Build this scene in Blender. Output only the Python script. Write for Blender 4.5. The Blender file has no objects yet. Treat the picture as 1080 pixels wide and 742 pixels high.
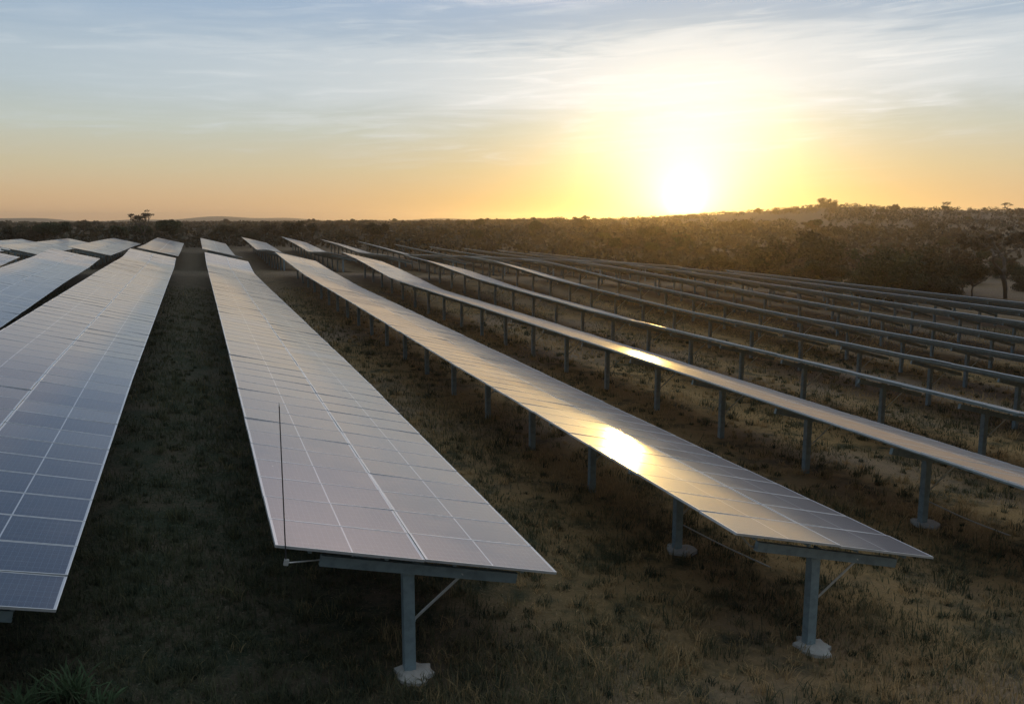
import bpy, bmesh, math, random
import numpy as np
from mathutils import Matrix, Vector

rad = math.radians
S = bpy.context.scene
COL = S.collection

# ------------------------------------------------------------------ camera
CAM = (-2.842, -11.143, 4.801)
YAW, PITCH, FPX = 20.50, 8.93, 884.5
cam_d = bpy.data.cameras.new('camera')
cam = bpy.data.objects.new('camera', cam_d)
COL.objects.link(cam)
cam.location = CAM
cam.rotation_euler = (rad(90 - PITCH), 0, rad(-YAW))
cam_d.sensor_width = 36.0
cam_d.lens = FPX / 1080 * 36.0
cam_d.clip_start = 0.1
cam_d.clip_end = 20000
S.camera = cam

# ------------------------------------------------------------------ sun + sky
SUN_AZ, SUN_EL = 31.95, 1.55          # azimuth from +Y towards +X
sun_dir = Vector((math.sin(rad(SUN_AZ)) * math.cos(rad(SUN_EL)),
                  math.cos(rad(SUN_AZ)) * math.cos(rad(SUN_EL)), math.sin(rad(SUN_EL))))
sl = bpy.data.lights.new('sun', 'SUN')
sl.energy = 1.15
sl.angle = rad(2.0)
sl.color = (1.0, 0.60, 0.14)
so = bpy.data.objects.new('sun', sl)
COL.objects.link(so)
so.rotation_euler = (-sun_dir).to_track_quat('-Z', 'Y').to_euler()

S.view_settings.view_transform = 'Standard'
S.view_settings.look = 'None'
S.view_settings.exposure = 0.0
S.view_settings.gamma = 1.0
S.view_settings.use_curve_mapping = False
S.cycles.max_bounces = 6
S.cycles.volume_bounces = 0
S.cycles.use_denoising = True


class NT:
    """Small helper that wires shader nodes."""
    def __init__(self, tree):
        self.t = tree

    def n(self, typ, **kw):
        o = self.t.nodes.new(typ)
        for k, v in kw.items():
            setattr(o, k, v)
        return o

    def put(self, sock, v):
        if isinstance(v, bpy.types.NodeSocket):
            self.t.links.new(v, sock)
        elif isinstance(v, (tuple, list)) and len(v) == 3 and sock.type == 'RGBA':
            sock.default_value = (*v, 1)
        else:
            sock.default_value = v

    def m(self, op, a, b=0.0, c=0.0, clamp=False):
        o = self.n('ShaderNodeMath', operation=op)
        o.use_clamp = clamp
        self.put(o.inputs[0], a)
        self.put(o.inputs[1], b)
        self.put(o.inputs[2], c)
        return o.outputs[0]

    def mix(self, f, a, b, bt='MIX'):
        o = self.n('ShaderNodeMix', data_type='RGBA', blend_type=bt)
        self.put(o.inputs[0], f)
        self.put(o.inputs[6], a)
        self.put(o.inputs[7], b)
        return o.outputs[2]

    def mapr(self, v, a, b, c=0.0, d=1.0, smooth=True):
        o = self.n('ShaderNodeMapRange')
        if smooth:
            o.interpolation_type = 'SMOOTHSTEP'
        self.put(o.inputs[0], v)
        for i, q in enumerate((a, b, c, d)):
            o.inputs[1 + i].default_value = q
        return o.outputs[0]

    def ramp(self, v, stops):
        o = self.n('ShaderNodeValToRGB')
        self.put(o.inputs[0], v)
        e = o.color_ramp.elements
        while len(e) < len(stops):
            e.new(0.5)
        for q, (p, c) in zip(e, stops):
            q.position = p
            q.color = (*c, 1)
        return o.outputs[0]

    def noise(self, vec, scale, detail=4.0, rough=0.55, dim='3D', dist=0.0):
        o = self.n('ShaderNodeTexNoise', noise_dimensions=dim)
        self.put(o.inputs['Vector'], vec)
        o.inputs['Scale'].default_value = scale
        o.inputs['Detail'].default_value = detail
        o.inputs['Roughness'].default_value = rough
        o.inputs['Distortion'].default_value = dist
        return o.outputs['Fac']

    def comb(self, x, y, z):
        o = self.n('ShaderNodeCombineXYZ')
        for i, v in enumerate((x, y, z)):
            self.put(o.inputs[i], v)
        return o.outputs[0]


def build_world():
    w = bpy.data.worlds.new('World')
    S.world = w
    w.use_nodes = True
    t = w.node_tree
    t.nodes.clear()
    k = NT(t)
    out = k.n('ShaderNodeOutputWorld')
    sky = k.n('ShaderNodeTexSky', sky_type='NISHITA')
    sky.sun_disc = False
    sky.sun_elevation = rad(SUN_EL)
    sky.sun_rotation = rad(SUN_AZ)
    sky.altitude = 300
    sky.dust_density = 2.0
    bg1 = k.n('ShaderNodeBackground')
    k.put(bg1.inputs[0], k.mix(1.0, sky.outputs[0], (0.08, 0.09, 0.13), 'MULTIPLY'))
    bg1.inputs[1].default_value = 0.05
    tc = k.n('ShaderNodeTexCoord')
    sep = k.n('ShaderNodeSeparateXYZ')
    k.put(sep.inputs[0], tc.outputs['Generated'])
    x, y, z = sep.outputs
    el = k.m('MULTIPLY', k.m('ARCSINE', z), 180 / math.pi)                 # degrees
    az = k.m('SUBTRACT', k.m('MULTIPLY', k.m('ARCTAN2', x, y), 180 / math.pi), SUN_AZ)
    elc = k.m('MAXIMUM', el, 0.0)
    dot = k.n('ShaderNodeVectorMath', operation='DOT_PRODUCT')
    k.put(dot.inputs[0], tc.outputs['Generated'])
    dot.inputs[1].default_value = (math.sin(rad(SUN_AZ)), math.cos(rad(SUN_AZ)), math.tan(rad(SUN_EL - 0.5)))
    ang = k.m('MULTIPLY', k.m('ARCCOSINE', k.m('MINIMUM', dot.outputs['Value'], 1.0)), 180 / math.pi)
    # clear air behind the thin cloud; unseen zenith brightened to light the ground
    base = k.ramp(k.m('DIVIDE', elc, 60.0), [
        (0.000, (0.74, 0.45, 0.235)), (0.022, (0.69, 0.47, 0.26)), (0.055, (0.61, 0.53, 0.35)),
        (0.095, (0.53, 0.57, 0.50)), (0.135, (0.45, 0.54, 0.58)), (0.19, (0.38, 0.49, 0.60)),
        (0.25, (0.29, 0.42, 0.61)), (0.38, (0.10, 0.19, 0.35)), (0.52, (0.12, 0.21, 0.36)), (0.72, (0.75, 0.88, 0.98)), (1.0, (1.12, 1.30, 1.42))])
    # sky darkens away from the sunset
    away = k.mapr(ang, 35, 130, 1.0, 0.52)
    base = k.mix(1.0, base, k.comb(away, away, away), 'MULTIPLY')
    # aureole round the sun
    def glow(sig, p, colour):
        e = k.m('EXPONENT', k.m('MULTIPLY', k.m('POWER', k.m('DIVIDE', ang, sig), p), -1.0))
        return k.mix(1.0, k.comb(e, e, e), colour, 'MULTIPLY')
    g = k.mix(1.0, glow(2.7, 1.0, (2.6, 2.2, 1.2)), glow(6.5, 1.3, (0.32, 0.23, 0.02)), 'ADD')
    # thin cloud lit from below, above the sun
    az2 = k.m('POWER', k.m('ABSOLUTE', k.m('DIVIDE', az, 7.5)), 2.0)
    el2 = k.m('POWER', k.m('ABSOLUTE', k.m('DIVIDE', k.m('SUBTRACT', el, 5.2), 4.0)), 2.0)
    col_ = k.m('EXPONENT', k.m('MULTIPLY', k.m('ADD', az2, el2), -1.0))
    g = k.mix(1.0, g, k.mix(1.0, k.comb(col_, col_, col_), (0.30, 0.30, 0.25), 'MULTIPLY'), 'ADD')
    g = k.mix(1.0, g, glow(25.0, 1.4, (0.07, 0.065, 0.055)), 'ADD')
    # low yellow band either side of the sun
    bandl = k.m('MULTIPLY', k.m('EXPONENT', k.m('MULTIPLY', elc, -0.27)),
                k.m('EXPONENT', k.m('MULTIPLY', k.m('POWER', k.m('ABSOLUTE', k.m('DIVIDE', az, 17.0)), 2.0), -1.0)))
    base = k.mix(k.m('MULTIPLY', bandl, 0.85), base, (0.86, 0.56, 0.065))
    # cirrus: long flat streaks that follow the horizon
    sx = k.m('MULTIPLY', az, 0.045)
    tilt = k.m('ADD', el, k.m('MULTIPLY', az, -0.02))
    v1 = k.comb(sx, k.m('MULTIPLY', tilt, 0.42), 3.1)
    n1 = k.noise(v1, 1.7, 7.0, 0.58, dist=0.5)
    v2 = k.comb(k.m('MULTIPLY', az, 0.11), k.m('MULTIPLY', k.m('ADD', el, k.m('MULTIPLY', az, -0.05)), 1.25), 8.4)
    n2 = k.noise(v2, 1.6, 6.0, 0.6, dist=0.9)
    wob = k.m('MULTIPLY', k.m('SUBTRACT', n1, 0.5), 6.5)
    e2 = k.m('ADD', el, wob)
    bank = k.m('MULTIPLY', k.mapr(e2, 5.5, 8.4), k.mapr(e2, 12.3, 10.4))
    bank = k.m('MULTIPLY', bank, k.mapr(ang, 46, 8, 0.30, 1.0))
    st = k.m('MULTIPLY', k.mapr(n1, 0.42, 0.68), k.mapr(n2, 0.38, 0.72))
    st = k.m('MULTIPLY', st, k.m('MULTIPLY', k.mapr(el, 1.5, 6.0), k.mapr(el, 45, 18)))
    thin = k.m('MULTIPLY', k.mapr(n2, 0.45, 0.75), k.mapr(el, 2.0, 6.0, 0.15, 1.0))
    cl = k.m('ADD', k.m('MULTIPLY', bank, 0.62), k.m('ADD', k.m('MULTIPLY', st, 0.36), k.m('MULTIPLY', thin, 0.10)), clamp=True)
    ccol = k.ramp(k.m('DIVIDE', ang, 60.0), [(0.0, (1.20, 1.12, 0.90)), (0.16, (0.95, 0.95, 0.92)), (0.33, (0.76, 0.80, 0.81)),
                                            (0.7, (0.62, 0.69, 0.74)), (1.0, (0.42, 0.47, 0.52))])
    skyc = k.mix(1.0, base, g, 'ADD')
    skyc = k.mix(cl, skyc, k.mix(1.0, ccol, k.mix(0.35, (0, 0, 0), g), 'ADD'))
    # unseen bright cirrus sheet added above the picture to light panels and ground
    sheet = k.m('MULTIPLY', k.mapr(k.m('ADD', el, k.m('MULTIPLY', wob, 0.5)), 13.2, 18.0), k.mapr(el, 36.0, 25.0))
    sheet = k.m('MULTIPLY', sheet, k.m('MULTIPLY', k.mapr(az, -30.0, -12.0), k.mapr(az, 75.0, 45.0)))
    skyc = k.mix(k.m('MULTIPLY', sheet, k.mapr(n2, 0.15, 0.6, 0.55, 0.95)), skyc, (1.95, 1.62, 1.58))
    # below the horizon: dim ground tone
    skyc = k.mix(k.mapr(el, -3.0, 0.0), (0.05, 0.04, 0.03), skyc)
    bg2 = k.n('ShaderNodeBackground')
    k.put(bg2.inputs[0], skyc)
    bg2.inputs[1].default_value = 0.97
    add = k.n('ShaderNodeAddShader')
    k.put(add.inputs[0], bg1.outputs[0])
    k.put(add.inputs[1], bg2.outputs[0])
    k.put(out.inputs['Surface'], add.outputs[0])
    w.cycles.sampling_method = 'MANUAL'
    w.cycles.sample_map_resolution = 1024


build_world()

# ------------------------------------------------------------------ helpers
rng = np.random.default_rng(11)
random.seed(11)


def tag(o, label=None, cat=None, group=None, kind=None):
    if label:
        o['label'] = label
    if cat:
        o['category'] = cat
    if group:
        o['group'] = group
    if kind:
        o['kind'] = kind
    return o


def empty(name, loc):
    o = bpy.data.objects.new(name, None)
    COL.objects.link(o)
    o.location = loc
    o.empty_display_size = 0.3
    return o


def link(name, me, parent=None, mat=None, matrix=None):
    o = bpy.data.objects.new(name, me)
    COL.objects.link(o)
    if mat is not None and len(me.materials) == 0:
        for q in (mat if isinstance(mat, (list, tuple)) else [mat]):
            me.materials.append(q)
    if parent is not None:
        o.parent = parent
    if matrix is not None:
        o.matrix_local = matrix
    return o


def mesh_np(name, verts, loops, sizes, mat_idx=None, uv=None, smooth=False):
    """Fast mesh from numpy arrays."""
    me = bpy.data.meshes.new(name)
    verts = np.asarray(verts, dtype=np.float32)
    loops = np.asarray(loops, dtype=np.int32).ravel()
    sizes = np.asarray(sizes, dtype=np.int32)
    me.vertices.add(len(verts))
    me.vertices.foreach_set('co', verts.ravel())
    me.loops.add(len(loops))
    me.loops.foreach_set('vertex_index', loops)
    me.polygons.add(len(sizes))
    st = np.concatenate(([0], np.cumsum(sizes)[:-1])).astype(np.int32)
    me.polygons.foreach_set('loop_start', st)
    me.polygons.foreach_set('loop_total', sizes)
    if mat_idx is not None:
        me.polygons.foreach_set('material_index', np.asarray(mat_idx, dtype=np.int32))
    if smooth:
        me.polygons.foreach_set('use_smooth', np.ones(len(sizes), dtype=bool))
    if uv is not None:
        l = me.uv_layers.new(name='UVMap')
        l.data.foreach_set('uv', np.asarray(uv, dtype=np.float32).ravel())
    me.update(calc_edges=True)
    return me


class MB:
    """Collects boxes, bars and tubes into one mesh."""
    def __init__(self):
        self.v, self.f, self.mi = [], [], []

    def add(self, vs, fs, mi=0):
        b = len(self.v)
        self.v += [tuple(q) for q in vs]
        self.f += [tuple(b + i for i in f) for f in fs]
        self.mi += [mi] * len(fs)

    def frame_box(self, o, ax, ay, az, x0, x1, y0, y1, z0, z1, mi=0):
        o, ax, ay, az = (np.asarray(q, float) for q in (o, ax, ay, az))
        vs = [o + ax * x + ay * y + az * z for z in (z0, z1) for y in (y0, y1) for x in (x0, x1)]
        self.add(vs, [(0, 2, 3, 1), (4, 5, 7, 6), (0, 1, 5, 4), (2, 6, 7, 3), (0, 4, 6, 2), (1, 3, 7, 5)], mi)

    def box(self, x0, x1, y0, y1, z0, z1, mi=0):
        self.frame_box((0, 0, 0), (1, 0, 0), (0, 1, 0), (0, 0, 1), x0, x1, y0, y1, z0, z1, mi)

    def tube(self, pts, r, n=8, mi=0):
        pts = [np.asarray(p, float) for p in pts]
        rs = r if isinstance(r, (list, tuple, np.ndarray)) else [r] * len(pts)
        b = len(self.v)
        for i, p in enumerate(pts):
            d = pts[min(i + 1, len(pts) - 1)] - pts[max(i - 1, 0)]
            d = d / (np.linalg.norm(d) + 1e-9)
            u = np.cross(d, (0, 0, 1) if abs(d[2]) < 0.9 else (1, 0, 0))
            u = u / np.linalg.norm(u)
            w = np.cross(d, u)
            for k in range(n):
                a = 2 * math.pi * k / n
                self.v.append(tuple(p + rs[i] * (math.cos(a) * u + math.sin(a) * w)))
        for i in range(len(pts) - 1):
            for k in range(n):
                k2 = (k + 1) % n
                self.f.append((b + i * n + k, b + i * n + k2, b + (i + 1) * n + k2, b + (i + 1) * n + k))
                self.mi.append(mi)
        self.f.append(tuple(b + k for k in range(n))[::-1])
        self.f.append(tuple(b + (len(pts) - 1) * n + k for k in range(n)))
        self.mi += [mi, mi]

    def mesh(self, name, smooth=False):
        me = bpy.data.meshes.new(name)
        me.from_pydata(self.v, [], self.f)
        me.polygons.foreach_set('material_index', np.asarray(self.mi, dtype=np.int32))
        if smooth:
            me.polygons.foreach_set('use_smooth', np.ones(len(self.f), dtype=bool))
        me.update()
        return me


# ------------------------------------------------------------------ materials
def new_mat(name):
    m = bpy.data.materials.new(name)
    m.use_nodes = True
    t = m.node_tree
    k = NT(t)
    b = t.nodes['Principled BSDF']
    return m, k, b


def metal_mat(name, col, rough=0.45, metallic=0.7, streak=0.35):
    m, k, b = new_mat(name)
    tc = k.n('ShaderNodeTexCoord')
    n = k.noise(tc.outputs['Object'], 6.0, 6.0, 0.6)
    n2 = k.noise(tc.outputs['Object'], 70.0, 3.0, 0.6)
    c = k.mix(k.m('MULTIPLY', k.mapr(n, 0.4, 0.7), streak), col, tuple(q * 0.55 for q in col))
    k.put(b.inputs['Base Color'], c)
    b.inputs['Metallic'].default_value = metallic
    k.put(b.inputs['Roughness'], k.mapr(n2, 0.3, 0.7, rough - 0.08, rough + 0.12))
    return m


M_FRAME = metal_mat('anodised_frame', (0.54, 0.56, 0.58), 0.42, 0.55, 0.25)
M_STEEL = metal_mat('galvanised_steel', (0.26, 0.34, 0.37), 0.45, 0.4, 0.6)
M_BRIGHT = metal_mat('bright_zinc', (0.72, 0.74, 0.75), 0.35, 0.7, 0.2)


def glass_mat():
    """Silicon cells behind glass with a film of dust."""
    m, k, b = new_mat('solar_glass')
    uv = k.n('ShaderNodeUVMap')
    sp = k.n('ShaderNodeSeparateXYZ')
    k.put(sp.inputs[0], uv.outputs[0])
    u, v = sp.outputs[0], sp.outputs[1]

    def lines(c, pitch, off, wid):
        f = k.m('FRACT', k.m('ADD', k.m('DIVIDE', c, pitch), off))
        d = k.m('ABSOLUTE', k.m('SUBTRACT', f, 0.5))
        return k.m('GREATER_THAN', d, 0.5 - 0.5 * wid / pitch)
    rowl = lines(v, 1.005 / 6, 0.0, 0.0035)            # between the six columns of cells
    coll = lines(u, 2.04 / 24, 0.0, 0.0028)
    bus = lines(v, 1.005 / 54, 0.5, 0.0013)
    midl = k.m('LESS_THAN', k.m('ABSOLUTE', u), 0.011)  # white gap between the two half modules
    edge = k.m('MAXIMUM', k.m('GREATER_THAN', k.m('ABSOLUTE', u), 1.022), k.m('GREATER_THAN', k.m('ABSOLUTE', v), 0.503))
    tc = k.n('ShaderNodeTexCoord')
    oi = k.n('ShaderNodeObjectInfo')
    geo = k.n('ShaderNodeNewGeometry')
    n1 = k.noise(geo.outputs['Position'], 0.22, 5.0, 0.6)
    cell = k.mix(n1, (0.006, 0.014, 0.034), (0.010, 0.022, 0.050))
    cell = k.mix(k.m('MULTIPLY', oi.outputs['Random'], 0.5), cell, (0.006, 0.012, 0.026))
    c = k.mix(k.m('MULTIPLY', bus, 0.55), cell, (0.20, 0.22, 0.25))
    c = k.mix(k.m('MAXIMUM', rowl, coll), c, (0.10, 0.13, 0.17))
    c = k.mix(k.m('MAXIMUM', midl, edge), c, (0.36, 0.38, 0.42))
    # dust: even film, thicker in drifts and towards the lower edges
    n2 = k.noise(geo.outputs['Position'], 1.3, 6.0, 0.65)
    n3 = k.noise(geo.outputs['Position'], 14.0, 4.0, 0.6)
    dust = k.m('ADD', k.mapr(n2, 0.3, 0.75, 0.004, 0.022), k.mapr(n3, 0.45, 0.8, 0.0, 0.012))
    sv = k.comb(k.m('MULTIPLY', u, 1.1), k.m('MULTIPLY', v, 11.0), k.m('MULTIPLY', oi.outputs['Random'], 40.0))
    n4 = k.noise(sv, 1.0, 5.0, 0.6)
    dust = k.m('MULTIPLY', k.m('ADD', dust, k.mapr(n4, 0.48, 0.78, 0.0, 0.05)), k.m('ADD', 0.6, k.m('MULTIPLY', oi.outputs['Random'], 0.9)))
    spot = k.noise(geo.outputs['Position'], 5.5, 1.0, 0.4)
    dust = k.m('MAXIMUM', dust, k.mapr(spot, 0.815, 0.83, 0.0, 0.7))
    c = k.mix(dust, c, (0.34, 0.30, 0.26))
    k.put(b.inputs['Base Color'], c)
    k.put(b.inputs['Roughness'], k.m('ADD', k.mapr(n2, 0.25, 0.8, 0.125, 0.19), k.mapr(n4, 0.45, 0.8, 0.0, 0.05)))
    b.inputs['IOR'].default_value = 1.75
    # dust film: a broad forward-scattering lobe over the glass
    b.inputs['Coat Weight'].default_value = 0.30
    b.inputs['Coat Roughness'].default_value = 0.42
    b.inputs['Coat IOR'].default_value = 1.45
    b.inputs['Sheen Weight'].default_value = 0.60
    b.inputs['Sheen Roughness'].default_value = 0.28
    b.inputs['Sheen Tint'].default_value = (1.0, 0.90, 0.84, 1)
    b.inputs['Coat Tint'].default_value = (1.0, 0.96, 0.95, 1)
    b.inputs['Specular IOR Level'].default_value = 0.5
    return m


M_GLASS = glass_mat()


def concrete_mat():
    m, k, b = new_mat('poured_concrete')
    tc = k.n('ShaderNodeTexCoord')
    n = k.noise(tc.outputs['Object'], 5.0, 7.0, 0.65)
    n2 = k.noise(tc.outputs['Object'], 38.0, 4.0, 0.7)
    c = k.mix(n, (0.24, 0.23, 0.21), (0.46, 0.45, 0.42))
    c = k.mix(k.mapr(n2, 0.5, 0.8, 0, 0.4), c, (0.14, 0.12, 0.10))
    k.put(b.inputs['Base Color'], c)
    b.inputs['Roughness'].default_value = 0.9
    bp = k.n('ShaderNodeBump')
    bp.inputs['Strength'].default_value = 0.6
    bp.inputs['Distance'].default_value = 0.02
    k.put(bp.inputs['Height'], n2)
    k.put(b.inputs['Normal'], bp.outputs[0])
    return m


M_CONC = concrete_mat()
M_CABLE = metal_mat('grey_conduit', (0.42, 0.40, 0.37), 0.55, 0.0, 0.3)
M_DARKROD = metal_mat('dark_rod_metal', (0.05, 0.05, 0.055), 0.5, 0.4, 0.3)


def ground_mat():
    m, k, b = new_mat('dry_grassland')
    geo = k.n('ShaderNodeNewGeometry')
    p = geo.outputs['Position']
    nb = k.noise(p, 0.0045, 6.0, 0.62)          # fields and scrub far away
    nl = k.noise(p, 0.07, 6.0, 0.6)             # patches
    nm = k.noise(p, 0.9, 6.0, 0.65)
    nf = k.noise(p, 9.0, 6.0, 0.7)
    nn = k.noise(p, 45.0, 3.0, 0.6)
    sp = k.n('ShaderNodeSeparateXYZ')
    k.put(sp.inputs[0], p)
    soil = k.mix(nf, (0.14, 0.102, 0.072), (0.31, 0.230, 0.165))
    straw = k.mix(nn, (0.20, 0.125, 0.055), (0.40, 0.265, 0.125))
    green = k.mix(nf, (0.013, 0.022, 0.015), (0.043, 0.056, 0.033))
    near = k.mix(k.mapr(nm, 0.30, 0.55), green, straw)
    near = k.mix(k.mapr(nl, 0.45, 0.62), near, soil)
    # the left aisles are greener and darker, the right drier with sunset warmth painted in
    side = k.mapr(k.m('ADD', sp.outputs[0], k.m('MULTIPLY', k.m('SUBTRACT', nl, 0.5), 10.0)), -2.0, 7.0)
    lefty = k.mix(k.mapr(k.m('ADD', nf, k.m('MULTIPLY', k.m('SUBTRACT', nm, 0.5), 1.2)), 0.38, 0.66), green, k.mix(nn, (0.042, 0.037, 0.027), (0.10, 0.083, 0.057)))
    near = k.mix(side, lefty, near)
    far = k.mix(k.mapr(nb, 0.50, 0.60), (0.060, 0.046, 0.028), (0.23, 0.17, 0.11))
    far = k.mix(k.mapr(nl, 0.40, 0.60, 0, 0.55), far, (0.05, 0.042, 0.024))
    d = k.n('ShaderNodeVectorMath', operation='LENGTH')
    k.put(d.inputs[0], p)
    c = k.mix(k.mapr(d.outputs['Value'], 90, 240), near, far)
    c = k.mix(k.mapr(d.outputs['Value'], 26, 85, 0.0, 0.75), c, k.mix(nm, (0.036, 0.030, 0.019), (0.105, 0.076, 0.048)))  # self-shading of distant grass put into the colour, darker with range
    nst = k.noise(p, 22.0, 2.0, 0.5)
    c = k.mix(k.mapr(nst, 0.66, 0.72, 0.0, 0.5), c, (0.30, 0.26, 0.21))
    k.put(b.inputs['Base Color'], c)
    b.inputs['Roughness'].default_value = 0.95
    b.inputs['Specular IOR Level'].default_value = 0.15
    bp = k.n('ShaderNodeBump')
    bp.inputs['Strength'].default_value = 0.9
    bp.inputs['Distance'].default_value = 0.12
    hgt = k.m('ADD', nf, k.m('ADD', k.m('MULTIPLY', nm, 1.2), k.m('MULTIPLY', nn, 0.35)))
    k.put(bp.inputs['Height'], hgt)
    k.put(b.inputs['Normal'], bp.outputs[0])
    return m


M_GROUND = ground_mat()


def leaf_mat(name, dark, light, straw=None, trans=0.35, attr='tint'):
    """Leaves or blades: each one carries its own random tint; light passes through them."""
    m, k, b = new_mat(name)
    at = k.n('ShaderNodeAttribute')
    at.attribute_name = attr
    oi = k.n('ShaderNodeObjectInfo')
    f = k.m('ADD', at.outputs['Fac'], k.m('MULTIPLY', k.m('SUBTRACT', oi.outputs['Random'], 0.5), 0.35), clamp=True)
    stops = [(0.0, dark), (0.6, light)]
    stops.append((1.0, straw if straw else light))
    c = k.ramp(f, stops)
    k.put(b.inputs['Base Color'], c)
    b.inputs['Roughness'].default_value = 0.7
    b.inputs['Specular IOR Level'].default_value = 0.2
    tr = k.n('ShaderNodeBsdfTranslucent')
    k.put(tr.inputs[0], c)
    mx = k.n('ShaderNodeMixShader')
    mx.inputs[0].default_value = trans
    k.put(mx.inputs[1], b.outputs[0])
    k.put(mx.inputs[2], tr.outputs[0])
    out = m.node_tree.nodes['Material Output']
    k.put(out.inputs['Surface'], mx.outputs[0])
    return m


M_GRASS = leaf_mat('grass_blades', (0.017, 0.031, 0.021), (0.100, 0.102, 0.056), (0.46, 0.31, 0.155), 0.42)
M_WEED = leaf_mat('weed_leaves', (0.03, 0.055, 0.025), (0.065, 0.105, 0.05), None, 0.35)
M_LEAF = leaf_mat('scrub_leaves', (0.022, 0.024, 0.012), (0.050, 0.048, 0.024), (0.085, 0.062, 0.036), 0.3)
M_WOOD = leaf_mat('woodland_leaves', (0.016, 0.017, 0.011), (0.040, 0.036, 0.021), (0.062, 0.046, 0.029), 0.25)
M_LEAF_DARK = leaf_mat('evergreen_leaves', (0.022, 0.032, 0.016), (0.045, 0.058, 0.026), None, 0.3)
M_LEAF_DRY = leaf_mat('dry_thorn_leaves', (0.055, 0.042, 0.026), (0.095, 0.072, 0.044), (0.13, 0.095, 0.06), 0.3)


def bark_mat():
    m, k, b = new_mat('grey_bark')
    tc = k.n('ShaderNodeTexCoord')
    n = k.noise(tc.outputs['Object'], 7.0, 6.0, 0.65)
    k.put(b.inputs['Base Color'], k.mix(n, (0.035, 0.027, 0.02), (0.10, 0.08, 0.062)))
    b.inputs['Roughness'].default_value = 0.95
    return m


M_BARK = bark_mat()

# ------------------------------------------------------------------ terrain
TILT = rad(13.77)
PITCH_ROW = 6.85
HALF = 2.125
POST_H = 1.98          # table centre above the ground


def row_x(i):
    return (i - 2) * PITCH_ROW


YS = np.array([-15, 0, 15, 33, 55, 70, 80, 90, 108, 125, 146, 165], float)
ZT = {
    -3: [-0.6, -0.5, -0.3, 0.2, 1.1, 1.6, 2.1, 1.9, 1.6, 1.4, 1.2, 1.0],
    -2: [-0.4, -0.3, -0.2, 0.2, 1.1, 1.5, 2.0, 1.8, 1.5, 1.4, 1.25, 1.1],
    -1: [-0.2, -0.1, 0.0, 0.3, 1.1, 1.45, 1.9, 1.7, 1.5, 1.4, 1.3, 1.2],
    0: [0.2, 0.25, 0.2, 0.25, 0.95, 1.25, 1.62, 1.5, 1.45, 1.42, 1.3, 1.2],
    1: [0.1, 0.38, 0.84, 1.0, 1.15, 1.20, 1.62, 1.33, 1.30, 1.38, 1.35, 1.3],
    2: [-0.15, 0.0, 0.2, 0.24, 0.26, 0.30, 1.14, 1.08, 0.45, 0.7, 1.2, 1.2],
    3: [-0.75, -0.52, -0.34, -0.06, 0.25, 0.72, 1.06, 0.98, 0.38, 0.85, 1.33, 1.3],
    4: [-0.8, -0.68, -0.5, -0.38, -0.34, 0.58, 1.02, 0.60, -0.02, 0.7, 1.42, 1.4],
    5: [-1.1, -1.03, -0.94, -0.90, -0.36, 0.35, 0.5, 0.1, -0.12, 0.4, 0.85, 0.85],
    6: [-1.5, -1.46, -1.37, -1.22, -0.55, 0.31, 0.4, 0.0, -0.6, -0.1, 0.45, 0.45],
    7: [-1.9, -1.88, -1.82, -1.64, -0.9, -0.13, -0.1, -0.3, -0.9, -0.6, -0.2, -0.2],
    8: [-2.2, -2.2, -2.15, -1.77, -1.05, -0.60, -0.55, -0.8, -1.2, -1.0, -0.7, -0.7],
    9: [-2.35, -2.35, -2.3, -1.90, -1.33, -1.0, -0.95, -1.1, -1.4, -1.3, -1.1, -1.1],
    10: [-2.45, -2.45, -2.35, -2.1, -1.73, -1.5, -1.4, -1.5, -1.8, -1.7, -1.5, -1.5],
    11: [-2.55, -2.55, -2.45, -2.3, -2.17, -2.0, -1.9, -2.0, -2.2, -2.1, -2.0, -2.0],
    12: [-2.7, -2.7, -2.6, -2.5, -2.4, -2.3, -2.3, -2.4, -2.5, -2.4, -2.3, -2.3],
}
_rx = np.array([row_x(i) for i in sorted(ZT)])
_zt = np.array([ZT[i] for i in sorted(ZT)])
GX = np.arange(_rx[0], _rx[-1] + 0.01, 0.5)
GY = np.arange(-15, 165.1, 0.5)
_a = np.array([np.interp(GY, YS, r) for r in _zt])
_g = np.array([np.interp(GX, _rx, _a[:, j]) for j in range(len(GY))])      # [y, x]


def _blur(a, s, axis):
    r = int(3 * s)
    kx = np.exp(-0.5 * (np.arange(-r, r + 1) / s) ** 2)
    kx /= kx.sum()
    pad = [(0, 0), (0, 0)]
    pad[axis] = (r, r)
    b = np.pad(a, pad, mode='edge')
    return np.apply_along_axis(lambda q: np.convolve(q, kx, 'valid'), axis, b)


_g = _blur(_blur(_g, 2.6, 0), 3.0, 1)


def table_z(x, y):
    x = np.asarray(x, float)
    y = np.asarray(y, float)
    fx = np.clip((x - GX[0]) / 0.5, 0, len(GX) - 1.001)
    fy = np.clip((y - GY[0]) / 0.5, 0, len(GY) - 1.001)
    ix, iy = fx.astype(int), fy.astype(int)
    tx, ty = fx - ix, fy - iy
    return (_g[iy, ix] * (1 - tx) * (1 - ty) + _g[iy, ix + 1] * tx * (1 - ty)
            + _g[iy + 1, ix] * (1 - tx) * ty + _g[iy + 1, ix + 1] * tx * ty)


def sstep(a, b, v):
    t = np.clip((v - a) / (b - a), 0, 1)
    return t * t * (3 - 2 * t)


_ph = rng.uniform(0, 6.28, (12,))


def wavy(x, y, s):
    """Cheap smooth undulation, about -1..1."""
    return (np.sin(x / s + _ph[0] + 1.3 * np.sin(y / (1.7 * s) + _ph[1])) * 0.5
            + np.sin(y / (0.8 * s) + _ph[2] + np.sin(x / (1.3 * s) + _ph[3])) * 0.3
            + np.sin((x + y) / (0.43 * s) + _ph[4]) * 0.2)


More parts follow.
